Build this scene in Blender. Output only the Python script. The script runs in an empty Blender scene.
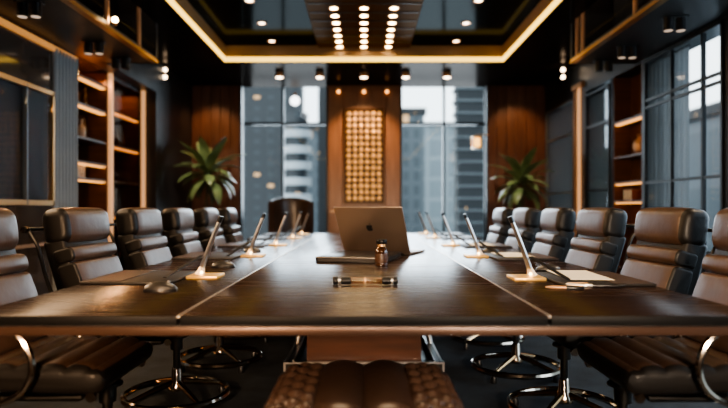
import bpy, bmesh, math, random
from mathutils import Vector, Matrix
rng = random.Random(7)
PI = math.pi
SC = bpy.context.scene
COL = SC.collection
ORD = ['first', 'second', 'third', 'fourth', 'fifth', 'sixth', 'seventh', 'eighth']
EYE = 1.09
F = 590.0

# ------------------------------------------------------------------ materials
def mat(name, color, rough=0.5, metal=0.0, coat=0.0, emit=None, estr=0.0, bump=0.0, bscale=80.0, var=0.0,
        vscale=6.0, stretch=(1, 1, 1), spec=0.5, rvar=0.0, coat_rough=0.05):
    m = bpy.data.materials.new(name); m.use_nodes = True
    nt = m.node_tree; N = nt.nodes; L = nt.links
    b = N['Principled BSDF']
    b.inputs['Base Color'].default_value = (*color, 1)
    b.inputs['Roughness'].default_value = rough
    b.inputs['Metallic'].default_value = metal
    b.inputs['Coat Weight'].default_value = coat
    b.inputs['Coat Roughness'].default_value = coat_rough
    b.inputs['Specular IOR Level'].default_value = spec
    if emit:
        b.inputs['Emission Color'].default_value = (*emit, 1)
        b.inputs['Emission Strength'].default_value = estr
    tc = N.new('ShaderNodeTexCoord'); mp = N.new('ShaderNodeMapping')
    mp.inputs['Scale'].default_value = stretch
    L.new(tc.outputs['Object'], mp.inputs['Vector'])
    if var > 0 or rvar > 0:
        n = N.new('ShaderNodeTexNoise'); n.inputs['Scale'].default_value = vscale
        n.inputs['Detail'].default_value = 6; n.inputs['Roughness'].default_value = 0.62
        L.new(mp.outputs[0], n.inputs['Vector'])
        if var > 0:
            r = N.new('ShaderNodeValToRGB')
            r.color_ramp.elements[0].position = 0.3; r.color_ramp.elements[1].position = 0.72
            r.color_ramp.elements[0].color = (*[max(0, c*(1-var)) for c in color], 1)
            r.color_ramp.elements[1].color = (*[min(1, c*(1+var)) for c in color], 1)
            L.new(n.outputs['Fac'], r.inputs['Fac']); L.new(r.outputs['Color'], b.inputs['Base Color'])
        if rvar > 0:
            mr = N.new('ShaderNodeMapRange')
            mr.inputs['From Min'].default_value = 0.3; mr.inputs['From Max'].default_value = 0.7
            mr.inputs['To Min'].default_value = max(0.02, rough-rvar); mr.inputs['To Max'].default_value = rough+rvar
            L.new(n.outputs['Fac'], mr.inputs['Value']); L.new(mr.outputs[0], b.inputs['Roughness'])
    if bump > 0:
        n2 = N.new('ShaderNodeTexNoise'); n2.inputs['Scale'].default_value = bscale
        n2.inputs['Detail'].default_value = 4
        L.new(mp.outputs[0], n2.inputs['Vector'])
        bp = N.new('ShaderNodeBump'); bp.inputs['Strength'].default_value = bump; bp.inputs['Distance'].default_value = 0.004
        L.new(n2.outputs['Fac'], bp.inputs['Height']); L.new(bp.outputs[0], b.inputs['Normal'])
    return m

def glass_mat(name, tint, fres=1.45, rough=0.03, refl=(1, 1, 1)):
    """pane: tinted straight-through glass with a Fresnel mirror sheen"""
    m = bpy.data.materials.new(name); m.use_nodes = True
    nt = m.node_tree; N = nt.nodes; L = nt.links
    for n in list(N):
        if n.type != 'OUTPUT_MATERIAL': N.remove(n)
    out = [n for n in N if n.type == 'OUTPUT_MATERIAL'][0]
    t = N.new('ShaderNodeBsdfTransparent'); t.inputs['Color'].default_value = (*tint, 1)
    g = N.new('ShaderNodeBsdfGlossy'); g.inputs['Roughness'].default_value = rough; g.inputs['Color'].default_value = (*refl, 1)
    f = N.new('ShaderNodeFresnel'); f.inputs['IOR'].default_value = fres
    mx = N.new('ShaderNodeMixShader')
    ge = N.new('ShaderNodeNewGeometry'); iv = N.new('ShaderNodeMath'); iv.operation = 'SUBTRACT'; iv.inputs[0].default_value = 1.0
    L.new(ge.outputs['Backfacing'], iv.inputs[1])
    ml = N.new('ShaderNodeMath'); ml.operation = 'MULTIPLY'; L.new(f.outputs[0], ml.inputs[0]); L.new(iv.outputs[0], ml.inputs[1])
    L.new(ml.outputs[0], mx.inputs['Fac']); L.new(t.outputs[0], mx.inputs[1]); L.new(g.outputs[0], mx.inputs[2])
    L.new(mx.outputs[0], out.inputs['Surface'])
    return m

def lacquer(name, color, refl, rough):
    m = bpy.data.materials.new(name); m.use_nodes = True
    nt = m.node_tree; N = nt.nodes; L = nt.links
    for n in list(N):
        if n.type != 'OUTPUT_MATERIAL': N.remove(n)
    out = [n for n in N if n.type == 'OUTPUT_MATERIAL'][0]
    d = N.new('ShaderNodeBsdfDiffuse'); d.inputs['Color'].default_value = (*color, 1)
    g = N.new('ShaderNodeBsdfGlossy'); g.inputs['Roughness'].default_value = rough; g.inputs['Color'].default_value = (*refl, 1)
    tc = N.new('ShaderNodeTexCoord'); nz = N.new('ShaderNodeTexNoise'); nz.inputs['Scale'].default_value = 1.5
    L.new(tc.outputs['Object'], nz.inputs['Vector'])
    mr = N.new('ShaderNodeMapRange'); mr.inputs['To Min'].default_value = rough*0.8; mr.inputs['To Max'].default_value = rough*1.3
    L.new(nz.outputs['Fac'], mr.inputs['Value']); L.new(mr.outputs[0], g.inputs['Roughness'])
    ad = N.new('ShaderNodeAddShader'); L.new(d.outputs[0], ad.inputs[0]); L.new(g.outputs[0], ad.inputs[1])
    L.new(ad.outputs[0], out.inputs['Surface'])
    return m

def sheer_mat(name, col):
    m = bpy.data.materials.new(name); m.use_nodes = True
    nt = m.node_tree; N = nt.nodes; L = nt.links
    for n in list(N):
        if n.type != 'OUTPUT_MATERIAL': N.remove(n)
    out = [n for n in N if n.type == 'OUTPUT_MATERIAL'][0]
    a = N.new('ShaderNodeBsdfTranslucent'); a.inputs['Color'].default_value = (*col, 1)
    b = N.new('ShaderNodeBsdfDiffuse'); b.inputs['Color'].default_value = (*col, 1)
    mx = N.new('ShaderNodeMixShader'); mx.inputs['Fac'].default_value = 0.35
    tc = N.new('ShaderNodeTexCoord'); wv = N.new('ShaderNodeTexNoise'); wv.inputs['Scale'].default_value = 3
    L.new(tc.outputs['Object'], wv.inputs['Vector'])
    mr = N.new('ShaderNodeMapRange'); mr.inputs['To Min'].default_value = 0.25; mr.inputs['To Max'].default_value = 0.45
    L.new(wv.outputs['Fac'], mr.inputs['Value']); L.new(mr.outputs[0], mx.inputs['Fac'])
    L.new(a.outputs[0], mx.inputs[1]); L.new(b.outputs[0], mx.inputs[2]); L.new(mx.outputs[0], out.inputs['Surface'])
    return m

def emis(name, color, s):
    return mat(name, (0.02, 0.02, 0.02), emit=color, estr=s)

def building_mat(name, wall, glass, sx, sz, lit=0.1, lit_col=(1, 0.55, 0.2), lit_s=1.5, band=0.0):
    """facade: a grid of windows from brick pattern on world height/width, some of them lit"""
    m = bpy.data.materials.new(name); m.use_nodes = True
    nt = m.node_tree; N = nt.nodes; L = nt.links
    b = N['Principled BSDF']; b.inputs['Roughness'].default_value = 0.5
    tc = N.new('ShaderNodeTexCoord'); sep = N.new('ShaderNodeSeparateXYZ')
    L.new(tc.outputs['Object'], sep.inputs[0])
    add = N.new('ShaderNodeMath'); add.operation = 'ADD'
    L.new(sep.outputs['X'], add.inputs[0]); L.new(sep.outputs['Y'], add.inputs[1])
    cmb = N.new('ShaderNodeCombineXYZ')
    L.new(add.outputs[0], cmb.inputs['X']); L.new(sep.outputs['Z'], cmb.inputs['Y'])
    br = N.new('ShaderNodeTexBrick'); br.offset = 0.0
    br.inputs['Scale'].default_value = 1.0
    br.inputs['Brick Width'].default_value = sx; br.inputs['Row Height'].default_value = sz
    br.inputs['Mortar Size'].default_value = 0.22; br.inputs['Mortar Smooth'].default_value = 0.1
    br.inputs['Color1'].default_value = (0, 0, 0, 1); br.inputs['Color2'].default_value = (1, 1, 1, 1)
    br.inputs['Mortar'].default_value = (0, 0, 0, 1)
    L.new(cmb.outputs[0], br.inputs['Vector'])
    mix = N.new('ShaderNodeMix'); mix.data_type = 'RGBA'
    mix.inputs['A'].default_value = (*glass, 1); mix.inputs['B'].default_value = (*wall, 1)
    L.new(br.outputs['Fac'], mix.inputs['Factor']); L.new(mix.outputs['Result'], b.inputs['Base Color'])
    gt = N.new('ShaderNodeMath'); gt.operation = 'GREATER_THAN'; gt.inputs[1].default_value = 1.0-lit
    rgb = N.new('ShaderNodeRGBToBW'); L.new(br.outputs['Color'], rgb.inputs[0]); L.new(rgb.outputs[0], gt.inputs[0])
    mul = N.new('ShaderNodeMath'); mul.operation = 'MULTIPLY'; mul.inputs[1].default_value = lit_s
    L.new(gt.outputs[0], mul.inputs[0])
    b.inputs['Emission Color'].default_value = (*lit_col, 1)
    L.new(mul.outputs[0], b.inputs['Emission Strength'])
    return m

M = {}
M['walnut_top'] = mat('walnut_top', (0.021, 0.0105, 0.0072), 0.25, var=0.5, vscale=4.0, stretch=(0.35, 10, 10), bump=0.06, bscale=7, rvar=0.05, spec=0.5)
M['walnut_edge'] = mat('walnut_edge', (0.006, 0.006, 0.0065), 0.5, spec=0.12, var=0.3, vscale=4, stretch=(1, 10, 10))
M['bronze_band'] = mat('bronze_band', (0.075, 0.042, 0.029), 0.36, metal=0.45, var=0.2, vscale=2, stretch=(0.6, 8, 8))
M['inlay'] = mat('inlay', (0.75, 0.68, 0.60), 0.3, metal=0.9)
M['leather'] = mat('leather', (0.080, 0.045, 0.029), 0.33, bump=0.40, bscale=22, var=0.25, vscale=5, coat=0.22, coat_rough=0.3)
M['leather_black'] = mat('leather_black', (0.009, 0.0078, 0.0072), 0.42, spec=0.35, bump=0.22, bscale=170)
M['leather_tan'] = mat('leather_tan', (0.042, 0.024, 0.017), 0.30, bump=0.3, bscale=40, var=0.25, vscale=5, coat=0.2, coat_rough=0.3)
M['chrome'] = mat('chrome', (0.55, 0.45, 0.36), 0.13, metal=1.0)
M['gold_metal'] = mat('gold_metal', (0.80, 0.50, 0.26), 0.16, metal=1.0)
M['gunmetal'] = mat('gunmetal', (0.10, 0.095, 0.09), 0.28, metal=1.0)
M['black_plastic'] = mat('black_plastic', (0.008, 0.008, 0.009), 0.3)
M['cap_black'] = mat('cap_black', (0.004, 0.004, 0.0045), 0.4, spec=0.25)
M['rug'] = mat('rug', (0.017, 0.022, 0.027), 0.85, var=0.75, vscale=4.5, bump=0.6, bscale=200)
M['floor'] = mat('floor', (0.05, 0.04, 0.034), 0.16, var=0.35, vscale=1.2)
M['wall_dark'] = mat('wall_dark', (0.028, 0.023, 0.020), 0.30, var=0.15, vscale=1.0)
M['wall_gloss'] = mat('wall_gloss', (0.070, 0.054, 0.044), 0.10, var=0.15, vscale=0.8, coat=0.6)
M['ceiling_dark'] = lacquer('ceiling_dark', (0.018, 0.013, 0.011), (0.035, 0.032, 0.03), 0.16)
M['ceiling_mirror'] = lacquer('ceiling_mirror', (0.010, 0.010, 0.010), (0.013, 0.014, 0.014), 0.10)
M['bulk_dark'] = mat('bulk_dark', (0.016, 0.015, 0.015), 0.4)
M['wood_panel'] = mat('wood_panel', (0.10, 0.042, 0.024), 0.38, var=0.35, vscale=2.5, stretch=(9, 9, 0.6), bump=0.08, bscale=10)
M['wood_column'] = mat('wood_column', (0.22, 0.10, 0.052), 0.34, var=0.3, vscale=2.5, stretch=(8, 8, 0.6), bump=0.06, bscale=10)
M['wood_shelf'] = mat('wood_shelf', (0.11, 0.040, 0.014), 0.4, var=0.3, vscale=3, stretch=(1, 8, 8))
M['wood_pedestal'] = mat('wood_pedestal', (0.075, 0.027, 0.013), 0.30, var=0.35, vscale=2.5, stretch=(0.8, 8, 8))
M['reveal_tan'] = mat('reveal_tan', (0.42, 0.26, 0.13), 0.45, var=0.1, vscale=2)
M['brass'] = mat('brass', (0.66, 0.40, 0.18), 0.28, metal=1.0)
M['brass_soft'] = mat('brass_soft', (0.62, 0.36, 0.20), 0.45, metal=0.7)
M['post_copper_glow'] = mat('post_copper_glow', (0.62, 0.32, 0.17), 0.42, metal=0.55, emit=(1, 0.50, 0.22), estr=0.5)  # emission brightens the copper posts, which are no lamps
M['bronze_panel'] = lacquer('bronze_panel', (0.075, 0.034, 0.014), (0.02, 0.014, 0.01), 0.3)
M['frame_dark'] = mat('frame_dark', (0.016, 0.018, 0.020), 0.4, metal=0.3)
M['frame_grey'] = mat('frame_grey', (0.16, 0.18, 0.19), 0.4, metal=0.4)
M['fluted_grey'] = mat('fluted_grey', (0.27, 0.30, 0.32), 0.5, var=0.1, vscale=2)
M['glass'] = glass_mat('glass', (0.86, 0.90, 0.92), 1.42)
M['glass_side'] = glass_mat('glass_side', (0.86, 0.89, 0.91), 1.28)
M['glass_smoke'] = glass_mat('glass_smoke', (0.45, 0.38, 0.33), 1.04)
M['glass_cabinet'] = glass_mat('glass_cabinet', (0.78, 0.66, 0.56), 1.2, 0.06, (0.25, 0.2, 0.16))
M['led'] = emis('led', (1.0, 0.60, 0.10), 2.3)
M['cornice'] = mat('cornice', (0.6, 0.34, 0.14), 0.4, metal=0.6, emit=(1, 0.42, 0.10), estr=0.35)  # slight emission added so the gold cornice reads bright
M['led_shelf'] = emis('led_shelf', (1.0, 0.42, 0.10), 1.5)
M['spot_warm'] = emis('spot_warm', (1.0, 0.72, 0.38), 26.0)
M['spot_soft'] = emis('spot_soft', (1.0, 0.74, 0.50), 9.0)
M['spot_dim'] = emis('spot_dim', (1.0, 0.74, 0.55), 0.45)
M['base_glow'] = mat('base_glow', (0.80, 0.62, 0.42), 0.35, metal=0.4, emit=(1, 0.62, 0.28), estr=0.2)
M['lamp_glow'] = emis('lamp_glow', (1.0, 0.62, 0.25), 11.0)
M['lantern_glow'] = emis('lantern_glow', (1.0, 0.50, 0.12), 2.2)
M['globe_white'] = emis('globe_white', (0.95, 0.98, 1.0), 3.0)
M['amber'] = mat('amber', (0.035, 0.013, 0.005), 0.06, coat=1.0)
M['label_gold'] = mat('label_gold', (0.55, 0.32, 0.14), 0.4, metal=0.6)
M['tube_glass'] = glass_mat('tube_glass', (0.85, 0.62, 0.40), 1.5)
M['alu'] = mat('alu', (0.34, 0.26, 0.21), 0.34, metal=0.85, bump=0.02, bscale=400)
M['alu_dark'] = mat('alu_dark', (0.012, 0.012, 0.013), 0.3)
M['silver'] = mat('silver', (0.66, 0.63, 0.60), 0.30, metal=1.0)
M['mouse_grey'] = mat('mouse_grey', (0.03, 0.028, 0.027), 0.32, metal=0.1, coat=0.3)
M['brass_lit'] = mat('brass_lit', (0.75, 0.46, 0.16), 0.35, metal=0.8, emit=(1, 0.50, 0.10), estr=0.22)  # emission added so the brass foot looks lit
M['pad_leather'] = mat('pad_leather', (0.055, 0.032, 0.022), 0.45, bump=0.2, bscale=180)
M['pad_dark'] = mat('pad_dark', (0.016, 0.013, 0.012), 0.5, bump=0.2, bscale=180)
M['paper'] = mat('paper', (0.85, 0.77, 0.60), 0.7)
M['leaf'] = mat('leaf', (0.14, 0.20, 0.09), 0.33, var=0.45, vscale=5, coat=0.3)
M['pot'] = mat('pot', (0.05, 0.045, 0.04), 0.4)
M['soil'] = mat('soil', (0.02, 0.013, 0.008), 0.9)
M['stem'] = mat('stem', (0.06, 0.05, 0.02), 0.6)
M['gold_leafy_glow'] = mat('gold_leafy_glow', (0.75, 0.43, 0.16), 0.30, metal=0.8, emit=(1, 0.5, 0.16), estr=0.35, var=0.4, vscale=14)  # emission put into the gold so the relief cells look brighter
M['art_back'] = mat('art_back', (0.055, 0.026, 0.012), 0.5)
M['bottle_glass'] = mat('bottle_glass', (0.10, 0.035, 0.012), 0.08, coat=1.0)
M['bottle_pale'] = mat('bottle_pale', (0.55, 0.42, 0.30), 0.15, coat=1.0)
M['book_red'] = mat('book_red', (0.16, 0.04, 0.02), 0.6)
M['book_tan'] = mat('book_tan', (0.30, 0.15, 0.07), 0.6)
M['city_ground'] = mat('city_ground', (0.05, 0.06, 0.07), 0.8, var=0.3, vscale=0.1)
M['b_navy'] = building_mat('b_navy', (0.012, 0.016, 0.020), (0.022, 0.031, 0.038), 0.75, 0.6, 0.12, lit_s=1.2)
M['b_grey'] = building_mat('b_grey', (0.085, 0.105, 0.12), (0.055, 0.072, 0.085), 0.9, 1.2, 0.03, lit_s=1.2)
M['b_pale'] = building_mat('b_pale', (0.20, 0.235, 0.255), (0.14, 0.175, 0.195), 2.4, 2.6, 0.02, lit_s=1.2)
M['b_dark'] = building_mat('b_dark', (0.012, 0.015, 0.018), (0.020, 0.026, 0.030), 0.5, 0.62, 0.03, lit_s=1.0)
M['b_band'] = mat('b_band', (0.10, 0.115, 0.125), 0.5)
M['b_white'] = mat('b_white', (0.32, 0.35, 0.37), 0.5)
M['b_side'] = building_mat('b_side', (0.24, 0.30, 0.34), (0.28, 0.34, 0.38), 1.8, 3.2, 0.0)
M['sheer'] = sheer_mat('sheer', (0.120, 0.122, 0.120))
M['brick_reflection'] = building_mat('brick_reflection', (0.03, 0.036, 0.042), (0.055, 0.058, 0.058), 0.10, 0.05, 0.0)  # brick pattern painted in for a building reflected in the window

# ------------------------------------------------------------------ mesh helper
class MB:
    def __init__(s): s.bm = bmesh.new()
    def box(s, x0, x1, y0, y1, z0, z1, bev=0.0, seg=2, mi=0, rot=None, piv=None):
        if x0 > x1: x0, x1 = x1, x0
        if y0 > y1: y0, y1 = y1, y0
        if z0 > z1: z0, z1 = z1, z0
        b = bmesh.new()
        vs = [b.verts.new((x, y, z)) for z in (z0, z1) for y in (y0, y1) for x in (x0, x1)]
        for f in ((0, 2, 3, 1), (4, 5, 7, 6), (0, 1, 5, 4), (2, 6, 7, 3), (0, 4, 6, 2), (1, 3, 7, 5)):
            b.faces.new([vs[i] for i in f])
        if bev > 0:
            bmesh.ops.bevel(b, geom=b.edges[:], offset=bev, segments=seg, profile=0.5, affect='EDGES', clamp_overlap=True)
        if rot is not None:
            c = Vector(piv) if piv is not None else Vector(((x0+x1)/2, (y0+y1)/2, (z0+z1)/2))
            bmesh.ops.transform(b, matrix=Matrix.Translation(c) @ rot.to_4x4() @ Matrix.Translation(-c), verts=b.verts[:])
        s.merge(b, mi); return s
    def merge(s, b, mi=0):
        mp = {}
        for v in b.verts: mp[v] = s.bm.verts.new(v.co)
        for f in b.faces:
            try:
                nf = s.bm.faces.new([mp[v] for v in f.verts]); nf.material_index = f.material_index if mi is None else mi
            except ValueError: pass
        b.free()
    def loft(s, rings, mi=0, cap=True, closed=True, mif=None):
        R = [[s.bm.verts.new(p) for p in r] for r in rings]
        n = len(R[0])
        for i in range(len(R)-1):
            for j in range(n if closed else n-1):
                k = (j+1) % n
                try:
                    f = s.bm.faces.new((R[i][j], R[i][k], R[i+1][k], R[i+1][j]))
                    f.material_index = mif(i, j) if mif else mi
                except ValueError: pass
        if cap:
            for r, rev in ((R[0], True), (R[-1], False)):
                try:
                    f = s.bm.faces.new(list(reversed(r)) if rev else r)
                    f.material_index = mif(-1, 0) if mif else mi
                except ValueError: pass
        return s
    def tube(s, pts, r, seg=8, mi=0, closed=False, cap=True):
        P = [Vector(p) for p in pts]; n = len(P)
        rad = r if isinstance(r, (list, tuple)) else [r]*n
        rings = []; up = None
        for i in range(n):
            if closed: t = P[(i+1) % n]-P[(i-1) % n]
            else: t = P[min(i+1, n-1)]-P[max(i-1, 0)]
            t.normalize()
            if up is None:
                up = Vector((0, 0, 1)) if abs(t.z) < 0.9 else Vector((1, 0, 0))
            a = t.cross(up)
            if a.length < 1e-5: a = t.cross(Vector((1, 0, 0)))
            a.normalize(); u = a.cross(t).normalized(); up = u
            rings.append([P[i]+(a*math.cos(2*PI*k/seg)+u*math.sin(2*PI*k/seg))*rad[i] for k in range(seg)])
        if closed: rings.append(rings[0])
        if closed:
            R = [[s.bm.verts.new(p) for p in r_] for r_ in rings[:-1]]
            R.append(R[0])
            for i in range(n):
                for j in range(seg):
                    k = (j+1) % seg
                    f = s.bm.faces.new((R[i][j], R[i][k], R[i+1][k], R[i+1][j])); f.material_index = mi
        else: s.loft(rings, mi, cap)
        return s
    def lathe(s, prof, c=(0, 0, 0), seg=24, mi=0, axis='Z', cap=True):
        rings = []
        for r, h in prof:
            ring = []
            for k in range(seg):
                a = 2*PI*k/seg; p = (r*math.cos(a), r*math.sin(a), h)
                if axis == 'X': p = (h, r*math.cos(a), r*math.sin(a))
                if axis == 'Y': p = (r*math.sin(a), h, r*math.cos(a))
                ring.append((c[0]+p[0], c[1]+p[1], c[2]+p[2]))
            rings.append(ring)
        s.loft(rings, mi, cap); return s
    def sphere(s, c, r, mi=0, sx=1, sy=1, sz=1, u=16, v=10):
        b = bmesh.new(); bmesh.ops.create_uvsphere(b, u_segments=u, v_segments=v, radius=r)
        bmesh.ops.transform(b, matrix=Matrix.Translation(c) @ Matrix.Diagonal((sx, sy, sz, 1)), verts=b.verts[:])
        s.merge(b, mi); return s
    def xf(s, mtx):
        bmesh.ops.transform(s.bm, matrix=mtx, verts=s.bm.verts[:]); return s
    def done(s, name, mats, parent=None, angle=40, loc=None):
        bmesh.ops.recalc_face_normals(s.bm, faces=s.bm.faces[:])
        me = bpy.data.meshes.new(name); s.bm.to_mesh(me); s.bm.free()
        for m in (mats if isinstance(mats, (list, tuple)) else [mats]): me.materials.append(m)
        me.polygons.foreach_set('use_smooth', [True]*len(me.polygons))
        me.set_sharp_from_angle(angle=math.radians(angle))
        o = bpy.data.objects.new(name, me); COL.objects.link(o)
        if parent is not None: o.parent = parent
        if loc is not None: o.location = loc
        return o

def pillow(w_profile, y0, y1, r, mb=None, side_mi=1, steps=5, front=None, puff=0.0, mid=6, nb=1, flat=None):
    """closed XZ outline swept along Y, ends rolled in with radius r; side material on the rolled ends and where front(x,z) is false"""
    mb = mb or MB()
    P = [Vector((x, 0, z)) for x, z in w_profile]
    c = sum(P, Vector())/len(P)
    ys = []
    for k in range(steps+1):
        a = (PI/2)*k/steps
        ys.append((y0+r*(1-math.sin(a)), r*(1-math.cos(a)))) if False else ys.append((y0+r*(1-math.cos(PI/2*k/steps)), r*(1-math.sin(PI/2*k/steps))))
    st = ys[:]
    for k in range(1, mid): st.append((y0+r+(y1-y0-2*r)*k/mid, -puff*math.sin(PI*k/mid)))
    for (y, ins) in reversed(ys): st.append((y1-(y-y0), ins))
    rings = []
    n = len(P)
    for y, ins in st:
        ring = []
        for i, p in enumerate(P):
            t = (P[(i+nb) % n]-P[i-nb]); nrm = Vector((t.z, 0, -t.x))
            if nrm.length > 0: nrm.normalize()
            if nrm.dot(p-c) < 0: nrm = -nrm
            if flat is not None and ins > 0: p = p.lerp(Vector((flat[i][0], 0, flat[i][1])), min(1, 1.6*ins/r))
            q = p-nrm*min(ins, 0.9*(p-c).length)
            ring.append((q.x, y, q.z))
        rings.append(ring)
    def mif(i, j):
        if i < steps-1 or i > len(rings)-1-steps: return side_mi
        if front is not None:
            a, b2 = P[j], P[(j+1) % n]
            if not front((a.x+b2.x)/2, (a.z+b2.z)/2): return side_mi
        return 0
    mb.loft(rings, cap=True, mif=mif)
    return mb

def rrect(u0, u1, v0, v1, r, n=5, sub=4):
    pts = []
    for cx, cy, a0 in ((u1-r, v1-r, 0), (u0+r, v1-r, 90), (u0+r, v0+r, 180), (u1-r, v0+r, 270)):
        for k in range(n+1):
            a = math.radians(a0+90*k/n); pts.append((cx+r*math.cos(a), cy+r*math.sin(a)))
    out = []
    for i in range(len(pts)):
        a, b = pts[i], pts[(i+1) % len(pts)]
        out.append(a)
        if math.hypot(a[0]-b[0], a[1]-b[1]) > 2.2*r*PI/2/n+0.01:
            for k in range(1, sub): out.append((a[0]+(b[0]-a[0])*k/sub, a[1]+(b[1]-a[1])*k/sub))
    return out

# ------------------------------------------------------------------ object helpers
def tag(o, label, cat, group=None):
    o['label'] = label; o['category'] = cat
    if group: o['group'] = group
    return o
def thing(name, label, cat, loc=(0, 0, 0), rz=0.0, group=None):
    o = bpy.data.objects.new(name, None); COL.objects.link(o); o.empty_display_size = 0.1
    o.location = loc; o.rotation_euler = (0, 0, rz)
    return tag(o, label, cat, group)
def struct(o, label=None):
    o['kind'] = 'structure'
    if label: o['label'] = label
    return o
def copy_tree(o, parent=None):
    c = o.copy(); COL.objects.link(c)
    if parent is not None: c.parent = parent
    for ch in list(o.children): copy_tree(ch, c)
    return c
def dup(src, loc, rz, label, group=None):
    c = copy_tree(src); c.location = loc; c.rotation_euler = (0, 0, rz); c['label'] = label
    if group: c['group'] = group
    return c
def px(x, d): return (x-364)*d/F
def pz(y, d): return EYE+(208-y)*d/F

# ================================================================== SETTING
HW = 3.02            # half width of the room
YB = 9.8             # wood panels at the end
YG = 11.16           # end glazing
YN = -3.4            # wall behind the camera
ZC = 3.13            # soffit underside
ZB = 2.69            # bulkhead underside
XL = 1.955; YL = 8.26; YL0 = -2.9   # light rectangle

o = MB().box(-3.6, 3.6, YN-0.1, YG+0.2, -0.12, 0).done('floor', M['floor']); struct(o)
# --- left wall
w = MB()
w.box(-3.6, -HW, YN, 6.17, 0, 3.7)
w.box(-3.6, -HW, 6.17, 8.10, 2.69, 3.7)
w.box(-3.6, -3.45, 6.17, 8.10, 0, 2.69)
w.box(-3.6, -HW, 8.10, YG+0.1, 0, 3.7)
struct(w.done('wall_left', M['wall_gloss']))
# --- right wall: openings for the windows and the bookcase
w = MB()
w.box(HW, HW+0.25, YN, 0.6, 0, 3.7)
w.box(HW, HW+0.25, 0.6, YG+0.1, 2.67, 3.7)
for a, b in ((4.76, 4.95), (6.34, 6.41), (7.18, 7.24), (8.02, 8.48), (9.75, YG+0.1)):
    w.box(HW, HW+0.25, a, b, 0, 2.67)
w.box(HW, HW+0.25, 0.6, 9.8, 0, 0.1)
w.box(HW+0.24, HW+0.27, 6.38, 7.21, 0, 2.67)
struct(w.done('wall_right', M['frame_dark']))
w = MB().box(-3.6, 3.6, YN-0.15, YN, 0, 3.7); struct(w.done('wall_rear', M['wall_dark']))
# --- end of the room: wood panels and middle pillar, then glazing
def planked(x0, x1, y0, y1, z1, n, name, m):
    w = MB(); s = (x1-x0)/n
    for k in range(n): w.box(x0+k*s+0.004, x0+(k+1)*s-0.004, y0, y1, 0, z1, 0.004, 1)
    w.box(x0, x1, y0+0.02, y1, 0, z1)
    return struct(w.done(name, m))
planked(-HW, -2.06, YB, YB+0.16, ZC, 6, 'wall_back_left', M['wood_panel'])
planked(2.03, HW, YB, YB+0.16, ZC, 6, 'wall_back_right', M['wood_panel'])
planked(-0.60, 0.60, YB, YB+0.35, ZC, 5, 'wall_middle', M['wood_column'])
w = MB()
for s in (-1, 1):
    w.box(s*0.60, s*0.63, YB-0.02, YB+0.02, 0, ZC)
    w.box(s*2.03, s*2.06, YB-0.02, YB+0.16, 0, ZC)
struct(w.done('trim_1', M['bulk_dark']), 'thin dark edge strips on the end wall')

def window(name, x0, x1, y0, y1, z0, z1, axis, vs, hs, glass, fm, t=0.045, dpt=0.10, label=None, bar=None):
    """a framed window; axis 'x' = plane faces along y, axis 'y' = plane faces along x. vs/hs: mullion places"""
    e = bpy.data.objects.new(name, None); COL.objects.link(e); struct(e, label)
    f = MB(); pn = MB(); bars = MB()
    if axis == 'x':
        yc = y0
        f.box(x0, x0+t, yc-dpt/2, yc+dpt/2, z0, z1); f.box(x1-t, x1, yc-dpt/2, yc+dpt/2, z0, z1)
        f.box(x0, x1, yc-dpt/2, yc+dpt/2, z0, z0+t); f.box(x0, x1, yc-dpt/2, yc+dpt/2, z1-t, z1)
        for v in vs: bars.box(v-t/2, v+t/2, yc-dpt/2, yc+dpt/2, z0+t, z1-t)
        for h in hs: bars.box(x0+t, x1-t, yc-dpt/2+0.005, yc+dpt/2-0.005, h-t/2, h+t/2)
        pn.box(x0+t*0.6, x1-t*0.6, yc-0.006, yc+0.006, z0+t*0.6, z1-t*0.6)
    else:
        xc = x0
        f.box(xc-dpt/2, xc+dpt/2, y0, y0+t, z0, z1); f.box(xc-dpt/2, xc+dpt/2, y1-t, y1, z0, z1)
        f.box(xc-dpt/2, xc+dpt/2, y0, y1, z0, z0+t); f.box(xc-dpt/2, xc+dpt/2, y0, y1, z1-t, z1)
        for v in vs: bars.box(xc-dpt/2, xc+dpt/2, v-t/2, v+t/2, z0+t, z1-t)
        for h in hs: bars.box(xc-dpt/2+0.005, xc+dpt/2-0.005, y0+t, y1-t, h-t/2, h+t/2)
        pn.box(xc-0.006, xc+0.006, y0+t*0.6, y1-t*0.6, z0+t*0.6, z1-t*0.6)
    f.done('window_frame', fm, e); pn.done('pane', glass, e)
    if vs or hs: bars.done('glazing_bar', bar or fm, e)
    else: bars.bm.free()
    return e
window('window_1', -HW+0.02, -0.45, YG, YG, 0.05, 3.47, 'x', [-1.53, -2.34], [1.09+1.59], M['glass'], M['frame_dark'], label='tall end window to the left of the wood pillar')
window('window_2', 0.45, HW-0.02, YG, YG, 0.05, 3.47, 'x', [1.51, 2.30], [1.09+1.59], M['glass'], M['frame_dark'], label='tall end window to the right of the wood pillar')
w = MB().box(-0.45, 0.45, YB+0.35, YG+0.1, 0, 3.6); struct(w.done('wall_middle_return', M['wall_dark']))
window('window_3', HW, 0, 4.95, 6.34, 0.1, 2.67, 'y', [5.25, 5.785], [0.70, 1.36, 2.16, 2.235], M['glass_side'], M['frame_dark'], 0.028, 0.035, label='large gridded side window')
window('window_4', HW, 0, 0.6, 4.76, 0.1, 2.67, 'y', [1.6, 2.6, 3.7], [1.36, 2.16], M['glass_side'], M['frame_dark'], 0.028, 0.035, label='side window beside the near chairs')
window('window_5', HW, 0, 7.24, 8.02, 0.1, 2.62, 'y', [], [1.32, 2.17], M['glass_side'], M['frame_dark'], 0.028, 0.035, label='narrow side window between bookcase and copper post')
window('window_6', HW, 0, 8.48, 9.75, 0.1, 2.67, 'y', [], [1.32, 2.17], M['glass_side'], M['frame_grey'], 0.028, 0.035, label='side window nearest the end wall')
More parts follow.
